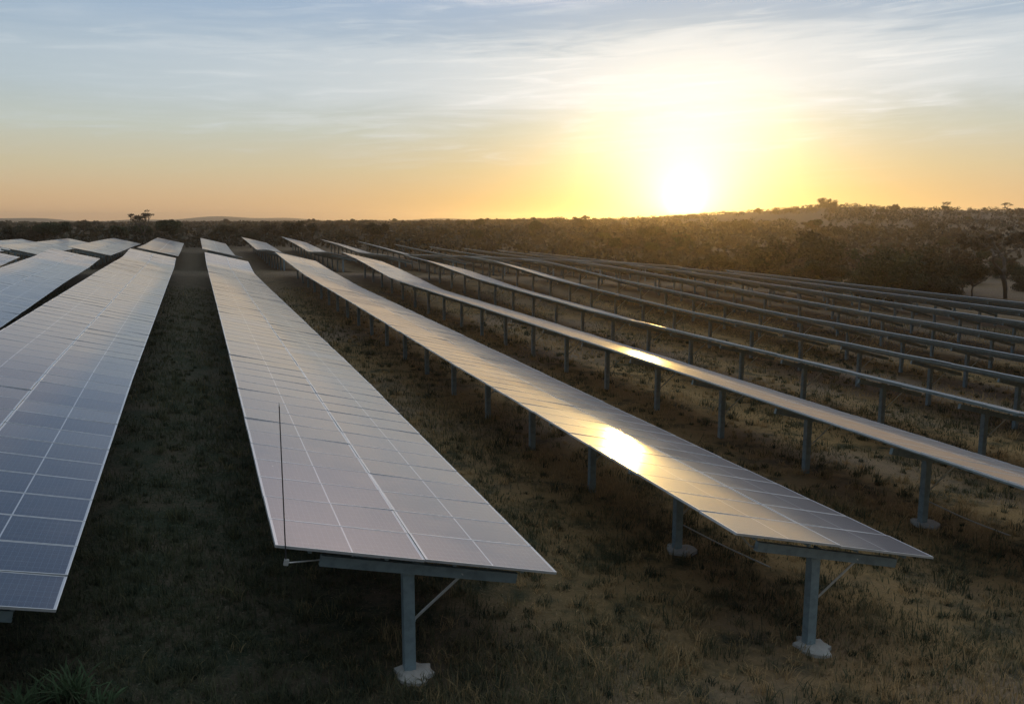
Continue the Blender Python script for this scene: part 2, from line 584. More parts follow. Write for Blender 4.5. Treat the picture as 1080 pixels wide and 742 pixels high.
RIDGE_AZ = [-60, -12, 5, 12, 20.5, 27, 31, 34.5, 37, 40, 42.5, 45, 52, 70, 110]
RIDGE_EL = [-0.60, -0.48, -0.45, -0.38, -0.22, -0.05, 0.06, 0.32, 0.48, 0.72, 0.76, 0.58, 0.52, 0.30, -0.3]


def ground_z(x, y):
    x = np.asarray(x, float)
    y = np.asarray(y, float)
    base = table_z(x, y) - POST_H
    ox = np.maximum(np.maximum(_rx[0] - x, x - (_rx[-1] - 4)), 0)
    oy = np.maximum(np.maximum(-15 - y, y - 160), 0)
    out = np.hypot(ox, oy)
    dx, dy = x - CAM[0], y - CAM[1]
    r = np.hypot(dx, dy)
    az = np.degrees(np.arctan2(dx, dy))
    v0 = np.interp(az, [-60, 10, 25, 38, 70], [-1.6, -1.4, -2.6, -4.6, -4.6])
    rel = np.interp(az, RIDGE_AZ, RIDGE_EL)
    zr = CAM[2] + 650 * np.tan(np.radians(rel))
    f = v0 + (zr - v0) * sstep(130, 650, r)
    f = f + wavy(x, y, 60.0) * 0.9 * sstep(140, 320, r)
    f = f + (-1.0 - f) * sstep(800, 1500, r)
    hills = (9.5 + 6.0 * np.sin(az * 0.42 + 0.6) + 2.5 * np.sin(az * 1.3)) * sstep(2000, 2900, r) * sstep(30, 8, az)
    f = f + hills * (1 - sstep(3300, 4200, r))
    w = sstep(0, 45, out)
    z = base * (1 - w) + f * w
    return z + 0.05 * wavy(x, y, 1.9) + 0.03 * wavy(y + 7, x, 0.8)


def make_ground():
    n = 430
    u = np.linspace(-1, 1, n)
    a = 26.0
    kk = math.asinh(4300 / a)
    gx = 3.0 + a * np.sinh(kk * u)
    gy = 4.0 + a * np.sinh(kk * u)
    X, Y = np.meshgrid(gx, gy)
    Z = ground_z(X, Y)
    v = np.stack([X, Y, Z], -1).reshape(-1, 3)
    i = np.arange(n * n).reshape(n, n)
    q = np.stack([i[:-1, :-1], i[:-1, 1:], i[1:, 1:], i[1:, :-1]], -1).reshape(-1, 4)
    me = mesh_np('ground', v, q, np.full(len(q), 4), smooth=True)
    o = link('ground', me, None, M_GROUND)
    tag(o, kind='structure')


make_ground()

# ------------------------------------------------------------------ haze
def make_haze():
    mb = MB()
    mb.box(-4200, 4200, -4200, 4200, -12.0, 34.0)
    m = bpy.data.materials.new('evening_haze')
    m.use_nodes = True
    t = m.node_tree
    t.nodes.clear()
    k = NT(t)
    out = k.n('ShaderNodeOutputMaterial')
    pv = k.n('ShaderNodeVolumePrincipled')
    pv.inputs['Color'].default_value = (0.96, 0.82, 0.68, 1)
    pv.inputs['Density'].default_value = HAZE
    pv.inputs['Anisotropy'].default_value = HAZE_G
    k.put(out.inputs['Volume'], pv.outputs[0])
    o = link('haze', mb.mesh('haze'), None, m)
    tag(o, kind='stuff')
    o['label'] = 'thin warm evening haze lying over the whole solar field'
    o['category'] = 'haze'


HAZE, HAZE_G = 0.00025, 0.80
make_haze()

# ------------------------------------------------------------------ solar rows
MOD_P, MOD_W, MOD_L, MOD_T = 1.058, 1.040, 2.119, 0.036


def module_mesh():
    """One module: glass sheet held in an aluminium frame. Origin at its centre, glass on top."""
    hx, hy = MOD_L / 2, MOD_W / 2
    fw, lip = 0.012, 0.003
    v, f, mi, uv = [], [], [], []

    def quad(a, b_, c, d, m_):
        s = len(v)
        for q in (a, b_, c, d):
            v.append(q)
            uv.append((q[0], q[1]))
        f.append((s, s + 1, s + 2, s + 3))
        mi.append(m_)
    ix, iy = hx - fw, hy - fw
    quad((-ix, -iy, 0), (ix, -iy, 0), (ix, iy, 0), (-ix, iy, 0), 0)
    t = lip
    for (a, b_, c, d) in (((-hx, -hy), (hx, -hy), (ix, -iy), (-ix, -iy)), ((hx, -hy), (hx, hy), (ix, iy), (ix, -iy)),
                          ((hx, hy), (-hx, hy), (-ix, iy), (ix, iy)), ((-hx, hy), (-hx, -hy), (-ix, -iy), (-ix, iy))):
        quad((*a, t), (*b_, t), (*c, t), (*d, t), 1)
        quad((*d, t), (*c, t), (*c, -0.001), (*d, -0.001), 1)
        quad((*a, -MOD_T), (*b_, -MOD_T), (*b_, t), (*a, t), 1)
    quad((-hx, hy, -MOD_T + 0.01), (hx, hy, -MOD_T + 0.01), (hx, -hy, -MOD_T + 0.01), (-hx, -hy, -MOD_T + 0.01), 2)
    return np.array(v), np.array(f), np.array(mi), np.array(uv)


M_BACK = metal_mat('white_backsheet', (0.55, 0.56, 0.57), 0.6, 0.0, 0.15)
MV, MF, MMI, MUV = module_mesh()
ME_MODULE = mesh_np('solar_panel', MV, MF, np.full(len(MF), 4), MMI, MUV)
for q in (M_GLASS, M_FRAME, M_BACK):
    ME_MODULE.materials.append(q)


def table_frame(x, y):
    """Axes of the table at a place along its row: across (down to the right), along, normal."""
    s = float(table_z(x, y + 0.6) - table_z(x, y - 0.6)) / 1.2
    c, sn = math.cos(TILT), math.sin(TILT)
    t = np.array([0, 1, s]) / math.hypot(1, s)
    n = np.array([sn, -s * c, c])
    n /= np.linalg.norm(n)
    a = np.cross(t, n)
    return a, t, n


def table_pt(x, y, a, h=0.0):
    A, T, N = table_frame(x, y)
    return np.array([x, y, float(table_z(x, y))]) + A * a + N * h


def mat4(a, t, n, o):
    return Matrix(((a[0], t[0], n[0], o[0]), (a[1], t[1], n[1], o[1]), (a[2], t[2], n[2], o[2]), (0, 0, 0, 1)))


def post_mesh(length):
    """C-shaped steel post, open towards the high side of the table."""
    mb = MB()
    w, d, th = 0.085, 0.075, 0.008
    mb.box(-w, w, -d, -d + th, -0.15, length)          # web facing the near end
    mb.box(-w, -w + th, -d + th, d, -0.15, length)
    mb.box(w - th, w, -d + th, d, -0.15, length)
    mb.box(-w + th, -w + 0.03, d - th, d, -0.15, length)
    mb.box(w - 0.03, w - th, d - th, d, -0.15, length)
    mb.box(-0.03, 0.03, -d - 0.012, -d - 0.001, 0.0, 0.16)   # earthing lug at the foot
    mb.box(-0.11, 0.11, -d - 0.010, -d - 0.002, length - 0.20, length - 0.01)     # gusset plate under the beam
    for bx in (-0.075, 0.075):
        for bz in (0.045, 0.155):
            mb.tube([(bx, -d - 0.010, length - bz), (bx, -d - 0.026, length - bz)], 0.013, 6)
    for bz in (length - 0.90, length - 0.95):
        mb.tube([(w, -0.03, bz), (w + 0.02, -0.03, bz)], 0.011, 6)
    return mb.mesh('post')


def beam_mesh():
    """Channel beam across the row, in table axes, its top at z = 0."""
    mb = MB()
    x0, x1, h, d, th = -1.42, 1.62, 0.155, 0.045, 0.007
    mb.box(x0, x1, -d, -d + th, -h, 0)
    mb.box(x0, x1, -d + th, d, -th, 0)
    mb.box(x0, x1, -d + th, d, -h, -h + th)
    mb.box(x0, x0 + 0.006, -d + th, d - 0.004, -h + th, -th)
    return mb.mesh('cross_beam')


def footing_mesh(seed):
    r = random.Random(seed)
    mb = MB()
    n = 15
    bot, mid, top = [], [], []
    for k_ in range(n):
        a = 2 * math.pi * k_ / n
        q = 0.31 * (0.72 + 0.56 * r.random())
        bot.append((q * 1.08 * math.cos(a), q * 1.08 * math.sin(a), -0.25))
        mid.append((q * math.cos(a), q * math.sin(a), 0.045 + 0.03 * r.random()))
        top.append((q * 0.78 * math.cos(a), q * 0.78 * math.sin(a), 0.085 + 0.03 * r.random()))
    vs = bot + mid + top + [(0, 0, 0.11)]
    fs = []
    for lv in (0, 1):
        for k_ in range(n):
            k2 = (k_ + 1) % n
            fs.append((lv * n + k_, lv * n + k2, (lv + 1) * n + k2, (lv + 1) * n + k_))
    for k_ in range(n):
        fs.append((2 * n + k_, 2 * n + (k_ + 1) % n, 3 * n))
    mb.add(vs, fs)
    return mb.mesh('footing')


BEAM_DROP = 0.036 + 0.085 + 0.07       # panel thickness plus purlin depth
ME_BEAM = beam_mesh()
ME_BEAM.materials.append(M_STEEL)
ME_FOOT = [footing_mesh(s) for s in (3, 8, 21)]
for q in ME_FOOT:
    q.materials.append(M_CONC)
POSTS = {}
FOOT_POS = []
POST_A = -0.17                    # post stands a little to the high side
POST_SP = 4.27


def build_row(i, y0, y1, label, full=True, first_post=0.45, rod=False, cable=False, detail=True, group=None):
    x = row_x(i)
    root = empty('solar_panel_row', (x, y0, float(ground_z(x, y0))))
    tag(root, label, 'solar row', group)
    off = np.array(root.location)
    n = int(round((y1 - y0) / MOD_P))
    rest_v, rest_i = [], 0
    cnt = 0
    for j in range(n):
        y = y0 + (j + 0.5) * MOD_P
        A, T, N = table_frame(x, y)
        for a in (-HALF + MOD_L / 2, HALF - MOD_L / 2):
            o = np.array([x, y, float(table_z(x, y))]) + A * a - off
            # hand-set modules never lie perfectly true
            e1, e2 = rng.normal(0, 0.0045, 2)
            n2 = N + A * e1 + T * e2
            n2 /= np.linalg.norm(n2)
            t2 = T - n2 * (T @ n2)
            t2 /= np.linalg.norm(t2)
            a2 = np.cross(t2, n2)
            if full and cnt < 100:
                link('solar_panel', ME_MODULE, root, None, mat4(a2, t2, n2, o))
            else:
                rest_v.append(o + MV[:, :1] * a2 + MV[:, 1:2] * t2 + MV[:, 2:] * n2)
            cnt += 1
    if rest_v:
        k_ = len(rest_v)
        v = np.concatenate(rest_v)
        f = np.concatenate([MF + q * len(MV) for q in range(k_)])
        me = mesh_np('solar_panel', v, f, np.full(len(f), 4), np.tile(MMI, k_), np.tile(MUV, (k_, 1)))
        for q in (M_GLASS, M_FRAME, M_BACK):
            me.materials.append(q)
        o = link('solar_panel', me, root)
        o['kind'] = 'stuff'
    # purlins
    ys = np.arange(y0 + 0.14, y1 + 0.2, 1.2)
    ys = np.append(ys[ys < y1 - 0.3], y1 - 0.14)
    for a in (-1.62, -0.52, 0.52, 1.62):
        mb = MB()
        ring = []
        for y in ys:
            A, T, N = table_frame(x, y)
            c = np.array([x, y, float(table_z(x, y))]) - off
            for (da, dh) in ((-0.025, -0.034), (0.025, -0.034), (0.025, -0.034 - 0.085), (-0.025, -0.034 - 0.085)):
                ring.append(c + A * (a + da) + N * dh)
        fs = []
        for q in range(len(ys) - 1):
            for s in range(4):
                s2 = (s + 1) % 4
                fs.append((4 * q + s, 4 * (q + 1) + s, 4 * (q + 1) + s2, 4 * q + s2))
        fs.append((0, 1, 2, 3))
        fs.append(tuple(4 * (len(ys) - 1) + s for s in (3, 2, 1, 0)))
        mb.add(ring, fs)
        link('purlin', mb.mesh('purlin'), root, M_STEEL)
    # posts with their cross beams, braces and footings
    y = y0 + first_post
    k_ = 0
    while y < y1 - 0.3:
        A, T, N = table_frame(x, y)
        c = np.array([x, y, float(table_z(x, y))])
        bt = c - N * BEAM_DROP                        # beam top centre
        px = x + POST_A * math.cos(TILT)
        gz = float(ground_z(px, y))
        top = float((bt + A * POST_A)[2]) - 0.03
        ln = round(top - gz, 1)
        if ln not in POSTS:
            POSTS[ln] = post_mesh(ln)
            POSTS[ln].materials.append(M_STEEL)
        pb = np.array([px, y, top - ln])
        post = link('post', POSTS[ln], root, None, Matrix.Translation(pb - off))
        # local frame of the beam relative to the post
        link('cross_beam', ME_BEAM, post, None, mat4(A, T, N, bt - T * 0.125 - pb))
        if detail:
            mb = MB()
            p0 = np.array([0.085, -0.03, (top - pb[2]) - 0.92])
            p1 = bt + A * 0.70 - N * 0.12 - T * 0.16 - pb
            d = (p1 - p0) / np.linalg.norm(p1 - p0)
            s = np.cross(d, (0, 1, 0))
            s /= np.linalg.norm(s)
            w = np.cross(s, d)
            mb.frame_box(p0, d, w, s, -0.05, np.linalg.norm(p1 - p0) + 0.05, -0.006, 0.006, -0.02, 0.02)
            mb.frame_box(p0, d, w, s, -0.05, np.linalg.norm(p1 - p0) + 0.05, 0.006, 0.03, -0.02, -0.015)
            link('brace', mb.mesh('brace'), post, M_BRIGHT)
            if k_ < 2:
                FOOT_POS.append((px + 0.05, y - 0.03))
                link('footing', ME_FOOT[k_ % 3], post, None,
                     Matrix.Translation((0.05, -0.03, gz - pb[2] - 0.01)) @ Matrix.Rotation(0.9 * k_, 4, 'Z'))
        if cable and k_ == 0:
            mb = MB()
            q0 = c + A * (-1.98) - N * 0.05 - T * 0.3
            q1 = bt + A * (-1.40) - N * 0.12 - T * 0.05
            pts = [q0 * (1 - q) + q1 * q + np.array([0, 0, 0.10 * math.sin(math.pi * q) * (1 - q) - 0.07 * math.sin(math.pi * q)]) - off
                   for q in np.linspace(0, 1, 9)]
            mb.tube(pts, 0.016, 8)
            link('cable', mb.mesh('cable', True), root, M_CABLE)
        if cable and k_ == 1:
            mb = MB()
            a0 = np.array([px + 0.1, y - 0.05, gz + 0.62]) - off
            pts = []
            for q in range(9):
                s = q / 8
                xx, yy = px + 0.1 + 1.55 * s, y - 0.05 - 1.15 * s
                zz = (gz + 0.62) * (1 - s) + (float(ground_z(xx, yy)) - 0.03) * s - 0.06 * math.sin(math.pi * s)
                pts.append(np.array([xx, yy, zz]) - off)
            mb.tube(pts, 0.016, 8)
            link('cable', mb.mesh('cable', True), root, M_CABLE)
        y += POST_SP
        k_ += 1
    if rod:
        for (ya, arm, hgt) in rod:
            A, T, N = table_frame(x, ya)
            c = np.array([x, ya, float(table_z(x, ya))])
            b0 = c + A * (-1.38) - N * 0.26 + T * 0.40 - off
            b1 = c + A * (-1.42 - arm) - N * 0.20 - off
            mb = MB()
            mb.tube([b0, b1], 0.011, 8, 1)
            mb.tube([b1, b1 + np.array([0, 0, hgt])], [0.009, 0.007], 8, 0)
            mb.tube([b1 + np.array([0, 0, hgt]), b1 + np.array([0, 0, hgt + 0.05])], [0.007, 0.002], 8, 1)
            mb.frame_box(b1, A, T, N, -0.03, 0.03, -0.025, 0.025, -0.03, 0.05, 1)
            me = mb.mesh('lightning_rod')
            me.materials.append(M_DARKROD)
            me.materials.append(M_BRIGHT)
            link('lightning_rod', me, root)
    return root


Y_END = 79.4
GN = 'solar panel rows of the near block'
NEAR = {
    -1: ('solar panel row farthest left in the near block, only its far tip in view', dict(full=False)),
    0: ('solar panel row at the left edge, between bluish row and the tip of another row', {}),
    1: ('bluish solar panel row at bottom left with dark cells showing at its near end', {}),
    2: ('central broad solar panel row with thin dark upright rod at its near corner', {}),
    3: ('golden solar panel row with bright sun reflection, next right of central row', {}),
    4: ('pinkish solar panel strip, first one beyond the golden row with sun reflection', {}),
    5: ('thin solar panel row, first one beyond the broad pinkish strip', {}),
    6: ('thin solar panel row, second one beyond the broad pinkish strip', {}),
    7: ('thin solar panel row, third one beyond the broad pinkish strip', {}),
    8: ('thin solar panel row, fourth one beyond the broad pinkish strip', dict(full=False, detail=False)),
    9: ('thin solar panel row, third from the scrub at the right boundary of the field', dict(full=False, detail=False)),
    10: ('thin solar panel row, second from the scrub at the right boundary of the field', dict(full=False, detail=False)),
    11: ('outermost thin solar panel row on the right, right before the scrub trees', dict(full=False, detail=False)),
}
Y0 = {-1: 0.5, 0: 0.3, 1: 0.42, 2: 0.0, 3: -0.72, 4: -0.9, 5: -1.0, 6: -1.0, 7: -1.2, 8: -1.2, 9: -1.4, 10: -1.4, 11: -1.5}
for i, (lab, kw) in NEAR.items():
    build_row(i, Y0[i], Y_END, lab, rod=[(-0.07, 0.53, 2.15)] if i == 2 else False,
              cable=i in (3, 4), group=GN, **kw)

ORD = {-2: 'far short solar panel row at the left picture edge, leftmost beyond the gap',
       -1: 'far solar panel row beyond the gap, third to the left of the central row line',
       0: 'far solar panel row beyond the gap, second to the left of the central row line',
       1: 'far short solar panel row beyond the end of the bluish left row',
       2: 'far short solar panel row straight beyond the end of the central row',
       3: 'far short solar panel row straight beyond the end of the golden row',
       4: 'far short solar panel row straight beyond the end of the broad pinkish strip',
       5: 'far solar panel row straight beyond the first thin row past the pinkish strip',
       6: 'far solar panel row straight beyond the second thin row past the pinkish strip',
       7: 'far solar panel row straight beyond the third thin row past the pinkish strip',
       8: 'far solar panel row straight beyond the fourth thin row past the pinkish strip',
       9: 'far solar panel row in the far block, third from its right end',
       10: 'far solar panel row in the far block, second from its right end',
       11: 'far solar panel row in the far block, rightmost one beside the scrub'}
for i, lab in ORD.items():
    build_row(i, 90.0, 146.5, lab, full=False, detail=False, group='solar panel rows of the far block')


# ------------------------------------------------------------------ grass
def blades(px, py, h, w, tint, lean=0.5, rs=None):
    """Curved three-segment blades at the given places."""
    n = len(px)
    pz = ground_z(px, py) - 0.015
    az = rng.uniform(0, 2 * math.pi, n)
    ln = rng.uniform(0.15, 1.0, n) * lean
    wx, wy = -np.sin(az + rng.normal(0, 0.5, n)), np.cos(az)
    V = np.zeros((n, 5, 3))
    for k_, (s, ww) in enumerate(((0, 1.0), (0.55, 0.8))):
        ox = np.cos(az) * ln * h * s ** 1.8
        oy = np.sin(az) * ln * h * s ** 1.8
        z = pz + h * s * (1 - 0.25 * np.minimum(ln, 1.0) * s)
        V[:, 2 * k_, 0] = px + ox - wx * w * ww / 2
        V[:, 2 * k_, 1] = py + oy - wy * w * ww / 2
        V[:, 2 * k_, 2] = z
        V[:, 2 * k_ + 1, 0] = px + ox + wx * w * ww / 2
        V[:, 2 * k_ + 1, 1] = py + oy + wy * w * ww / 2
        V[:, 2 * k_ + 1, 2] = z
    V[:, 4, 0] = px + np.cos(az) * ln * h
    V[:, 4, 1] = py + np.sin(az) * ln * h
    V[:, 4, 2] = pz + h * (1 - 0.3 * np.minimum(ln, 1.0))
    b = (np.arange(n) * 5)[:, None]
    q = b + np.array([[0, 1, 3, 2]])
    t = b + np.array([[2, 3, 4]])
    loops = np.concatenate([q, t], 1).ravel()
    sizes = np.tile([4, 3], n)
    return V.reshape(-1, 3), loops, sizes, np.repeat(tint, 5)


def add_tint(me, t):
    a = me.attributes.new('tint', 'FLOAT', 'POINT')
    a.data.foreach_set('value', np.asarray(t, dtype=np.float32))


def vnoise(x, y, s, seed):
    """Value noise on a lattice, 0..1."""
    r = np.random.default_rng(seed)
    g = r.random((256, 256))
    fx, fy = x / s, y / s
    ix, iy = np.floor(fx).astype(int), np.floor(fy).astype(int)
    tx, ty = fx - ix, fy - iy
    tx, ty = tx * tx * (3 - 2 * tx), ty * ty * (3 - 2 * ty)
    G = lambda a, b_: g[a % 256, b_ % 256]
    return (G(iy, ix) * (1 - tx) * (1 - ty) + G(iy, ix + 1) * tx * (1 - ty) + G(iy + 1, ix) * (1 - tx) * ty + G(iy + 1, ix + 1) * tx * ty)


def make_grass():
    N = 330000
    # density falls with distance from the camera; a wedge a little wider than the lens sees
    r = 8.5 + (80 - 8.5) * rng.random(N) ** 2.1
    az = np.radians(rng.uniform(-16, 58, N))
    x = CAM[0] + r * np.sin(az)
    y = CAM[1] + r * np.cos(az)
    patch = 0.55 * vnoise(x, y, 2.6, 1) + 0.3 * vnoise(x, y, 0.9, 2) + 0.15 * vnoise(x, y, 0.35, 3)
    side = np.clip((x + 1.5) / 9, 0, 1)
    keep = rng.random(N) < sstep(0.30, 0.62, patch + 0.10 * (1 - side)) * 0.95 + 0.07
    x, y, r, patch, side = x[keep], y[keep], r[keep], patch[keep], side[keep]
    n = len(x)
    h = rng.gamma(3.2, 0.035, n) * (0.55 + 0.9 * patch)
    tall = rng.random(n) < 0.03
    h[tall] *= 2.2
    h = np.clip(h, 0.03, 0.5)
    w = 0.006 + 0.0007 * r
    dry = vnoise(x, y, 3.7, 5)
    t = rng.beta(2, 2.5, n) * 0.6 + 0.45 * sstep(0.35, 0.75, dry) * (0.3 + 0.7 * side) + 0.22 * side  # dry patches, plus the right side's warm light put into the tint
    # bunch-grass tufts: many blades from one root, dry and green ones mixed
    nt, per = 5200, 26
    rt = 9.0 + 50 * rng.random(nt) ** 1.9
    at_ = np.radians(rng.uniform(-16, 58, nt))
    tx, ty = CAM[0] + rt * np.sin(at_), CAM[1] + rt * np.cos(at_)
    ts = rng.gamma(4.0, 0.035, nt) + 0.05
    tt = np.where(rng.random(nt) < 0.55, rng.uniform(0.5, 1.0, nt), rng.uniform(0.0, 0.5, nt)) * np.clip(0.55 + (tx + 3) / 14, 0.45, 1.0)
    bx = np.repeat(tx, per) + rng.normal(0, 1, nt * per) * np.repeat(ts, per) * 0.35
    by = np.repeat(ty, per) + rng.normal(0, 1, nt * per) * np.repeat(ts, per) * 0.35
    bh = np.repeat(ts, per) * rng.uniform(0.5, 1.3, nt * per)
    # fallen stalks lying on the soil
    nl = 26000
    rl = 9.0 + 34 * rng.random(nl) ** 1.8
    al = np.radians(rng.uniform(-16, 58, nl))
    lx, ly = CAM[0] + rl * np.sin(al), CAM[1] + rl * np.cos(al)
    lh = rng.uniform(0.02, 0.05, nl)
    x, y = np.concatenate([x, bx, lx]), np.concatenate([y, by, ly])
    h = np.concatenate([h, np.clip(bh, 0.03, 0.45), lh])
    w = np.concatenate([w, 0.006 + 0.0006 * np.repeat(rt, per), np.full(nl, 0.016)])
    t = np.concatenate([t, np.repeat(tt, per) + rng.normal(0, 0.08, nt * per), rng.uniform(0.55, 1.0, nl) * np.clip(0.5 + (lx + 3) / 12, 0.4, 1.0)])
    lean = np.concatenate([np.full(n, 0.9), np.full(nt * per, 1.1), np.full(nl, 7.0)])
    ok = np.ones(len(x), bool)
    for fx, fy in FOOT_POS:
        ok &= np.hypot(x - fx, y - fy) > 0.33 + 0.1 * np.sin(5 * np.arctan2(y - fy, x - fx))
    V, L, Z, T = blades(x[ok], y[ok], h[ok], w[ok], np.clip(t[ok], 0, 1), lean[ok])
    me = mesh_np('grass', V, L, Z)
    add_tint(me, T)
    o = link('grass', me, None, M_GRASS)
    tag(o, 'short dry grass growing between the solar panel rows', 'grass', kind='stuff')


make_grass()


def weed_mesh(seed, h=0.5, n=34):
    r = np.random.default_rng(seed)
    V, L, Z, T = [], [], [], []
    for q in range(n):
        a = r.uniform(0, 6.28)
        ln = h * r.uniform(0.5, 1.15)
        out = r.uniform(0.25, 0.95) * ln
        w = r.uniform(0.005, 0.013)
        b0 = np.array([r.normal(0, 0.11), r.normal(0, 0.11), -0.03])
        side = np.array([-math.sin(a), math.cos(a), 0])
        tint = r.uniform(0.1, 0.9)
        base = len(V)
        for s in np.linspace(0, 1, 7):
            c = b0 + np.array([math.cos(a) * out * s ** 1.5, math.sin(a) * out * s ** 1.5,
                               ln * (s - 0.45 * s ** 2.6 * (out / ln))])
            ww = w * (0.35 + 1.9 * s) * (1 - s ** 3) + 0.001
            V.append(c - side * ww)
            V.append(c + side * ww + np.array([0, 0, 0.004]))
            T += [tint, tint]
        for s in range(6):
            L += [base + 2 * s, base + 2 * s + 1, base + 2 * s + 3, base + 2 * s + 2]
            Z.append(4)
    me = mesh_np('weed', np.array(V), L, Z, smooth=True)
    add_tint(me, T)
    me.materials.append(M_WEED)
    return me


WEEDS = [((-4.80, 0.95), 0.62, 'tallest green weed clump below the near corner of the bluish panel row'),
         ((-4.40, 0.55), 0.42, 'low green weed clump at the bottom edge, right of the tallest clump'),
         ((-5.35, 0.70), 0.5, 'green weed clump beneath the bluish panel row at the left picture edge')]
for q, ((wx_, wy_), hh, lab) in enumerate(WEEDS):
    o = link('weed', weed_mesh(40 + q, hh, 95))
    o.location = (wx_, wy_, float(ground_z(wx_, wy_)))
    tag(o, lab, 'weed', 'green weed clumps at bottom left')


# ------------------------------------------------------------------ trees
def crown_np(r, centres, radii, n, leaf, flat=1.0):
    """Leaf quads scattered in clumps."""
    k_ = len(centres)
    vol = np.array(radii) ** 2
    pick = r.choice(k_, n, p=vol / vol.sum())
    d = r.normal(0, 1, (n, 3))
    d /= np.linalg.norm(d, axis=1)[:, None]
    rr = r.random(n) ** 0.45
    c = np.array(centres)[pick] + d * (np.array(radii)[pick] * rr)[:, None] * np.array([1, 1, flat])
    a = r.normal(0, 1, (n, 3))
    a /= np.linalg.norm(a, axis=1)[:, None]
    b_ = np.cross(a, r.normal(0, 1, (n, 3)))
    b_ /= np.linalg.norm(b_, axis=1)[:, None]
    s = leaf * r.uniform(0.6, 1.4, n)[:, None]
    V = np.stack([c - a * s, c + b_ * s * 0.6, c + a * s, c - b_ * s * 0.6], 1).reshape(-1, 3)
    tint = np.clip(0.35 + 0.25 * r.normal(0, 1, n) + 0.25 * (np.array(r.normal(0, 1, k_)))[pick], 0, 1)
    return V, np.arange(4 * n), np.full(n, 4), np.repeat(tint, 4)


def limb_tree(seed, h, spread, kind, thin=None):
    """Trunk mesh with limbs and crown mesh; kind: round, flat, bush, fork, bare."""
    r = np.random.default_rng(seed)
    mb = MB()
    tips = []

    def grow(p, d, ln, rad_, depth):
        pts = [p]
        dd = np.array(d, float)
        for s in range(4):
            dd = dd + r.normal(0, 0.13, 3)
            if kind in ('flat', 'fork') and depth > 0:
                dd[2] += 0.05
            dd /= np.linalg.norm(dd)
            pts.append(pts[-1] + dd * ln / 4)
        mb.tube(pts, list(np.linspace(rad_, rad_ * 0.6, 5)), 6)
        if depth >= (3 if kind != 'bush' else 2):
            tips.append(pts[-1])
            return
        for q in range(int(r.integers(2, 4)) if depth else int(r.integers(3, 5)) if kind != 'fork' else 2):
            a = r.uniform(0, 6.28) if kind != 'fork' or depth else (0.3 + q * math.pi)
            up = {'round': r.uniform(0.3, 1.0), 'flat': r.uniform(0.25, 0.6), 'bush': r.uniform(0.2, 0.9),
                  'fork': r.uniform(0.7, 1.1) if depth == 0 else r.uniform(0.2, 0.7)}[kind]
            nd = np.array([math.cos(a), math.sin(a), up]) + dd * 0.45
            nd /= np.linalg.norm(nd)
            grow(pts[-1] if q else pts[-1], nd, ln * r.uniform(0.62, 0.85), rad_ * 0.58, depth + 1)
    trunk_l = {'round': 0.26, 'flat': 0.36, 'bush': 0.12, 'fork': 0.36}[kind] * h
    grow(np.array([0, 0, -0.3]), (0.06 * r.normal(), 0.06 * r.normal(), 1), trunk_l + 0.3, 0.035 * h * (0.8 if kind != 'bush' else 0.6), 0)
    tips = np.array(tips)
    # fit the limbs to the wanted spread and height
    V = np.array(mb.v)
    ext = np.percentile(np.hypot(tips[:, 0], tips[:, 1]), 85) + 1e-6
    top = np.percentile(tips[:, 2], 90)
    cr = {'round': 0.17, 'flat': 0.10, 'bush': 0.22, 'fork': 0.06}[kind] * h
    f = sstep(0.0, 0.35 * h, V[:, 2])
    sc = np.array([(spread / 2 - cr) / ext, (spread / 2 - cr) / ext, (h - cr * 0.8) / top])
    V2 = V * (1 + (sc - 1) * f[:, None])
    mb.v = [tuple(q) for q in V2]
    tips = tips * sc
    trunk = mb.mesh('trunk', True)
    trunk.materials.append(M_BARK)
    if kind == 'bush':
        q = 40
        a_ = r.uniform(0, 6.28, q)
        d_ = np.sqrt(r.random(q)) * (spread / 2 - cr * 0.9)
        low = np.stack([np.cos(a_) * d_, np.sin(a_) * d_, h * r.uniform(0.12, 0.80, q) * (1 - 0.35 * (d_ / spread * 2) ** 2)], 1)
        tips = np.concatenate([tips, low])
    if kind == 'fork':
        q = 44
        a_ = r.uniform(0, 6.28, q)
        d_ = np.sqrt(r.random(q)) * (spread / 2 - cr * 0.7)
        tips = np.concatenate([tips, np.stack([np.cos(a_) * d_, np.sin(a_) * d_, h * (0.88 - 0.22 * (d_ / spread * 2) ** 2 + r.normal(0, 0.035, q))], 1)])
    rad_c = [cr * r.uniform(0.6, 1.25) for _ in tips]
    nleaf = {'round': 5200, 'flat': 2600, 'bush': 8000, 'fork': 3600}[kind]
    fl = {'round': 0.8, 'flat': 0.42, 'bush': 0.8, 'fork': 0.5}[kind]
    if thin:
        nleaf, rad_c = int(nleaf * thin), [q * 0.8 for q in rad_c]
    Vc, L, Z, T = crown_np(r, tips, rad_c, nleaf, 0.030 * h * (0.65 if kind in ('flat', 'fork') else 1.0), fl)
    crown = mesh_np('crown', Vc, L, Z)
    add_tint(crown, T)
    return trunk, crown


def put_tree(meshes, mat, x, y, s, rot, label, cat='tree', name='tree', group=None, sz=None):
    tr, cr = meshes
    root = empty(name, (x, y, float(ground_z(x, y)) - 0.05))
    root.rotation_euler = (0, 0, rot)
    root.scale = (s, s, sz or s)
    tag(root, label, cat, group)
    if len(cr.materials) == 0:
        cr.materials.append(mat)
    link('trunk', tr, root)
    link('crown', cr, root)
    return root


def polar(az, r):
    a = rad(az)
    return CAM[0] + r * math.sin(a), CAM[1] + r * math.cos(a)


def px_az(px):
    return YAW + math.degrees(math.atan((px - 540) / FPX))


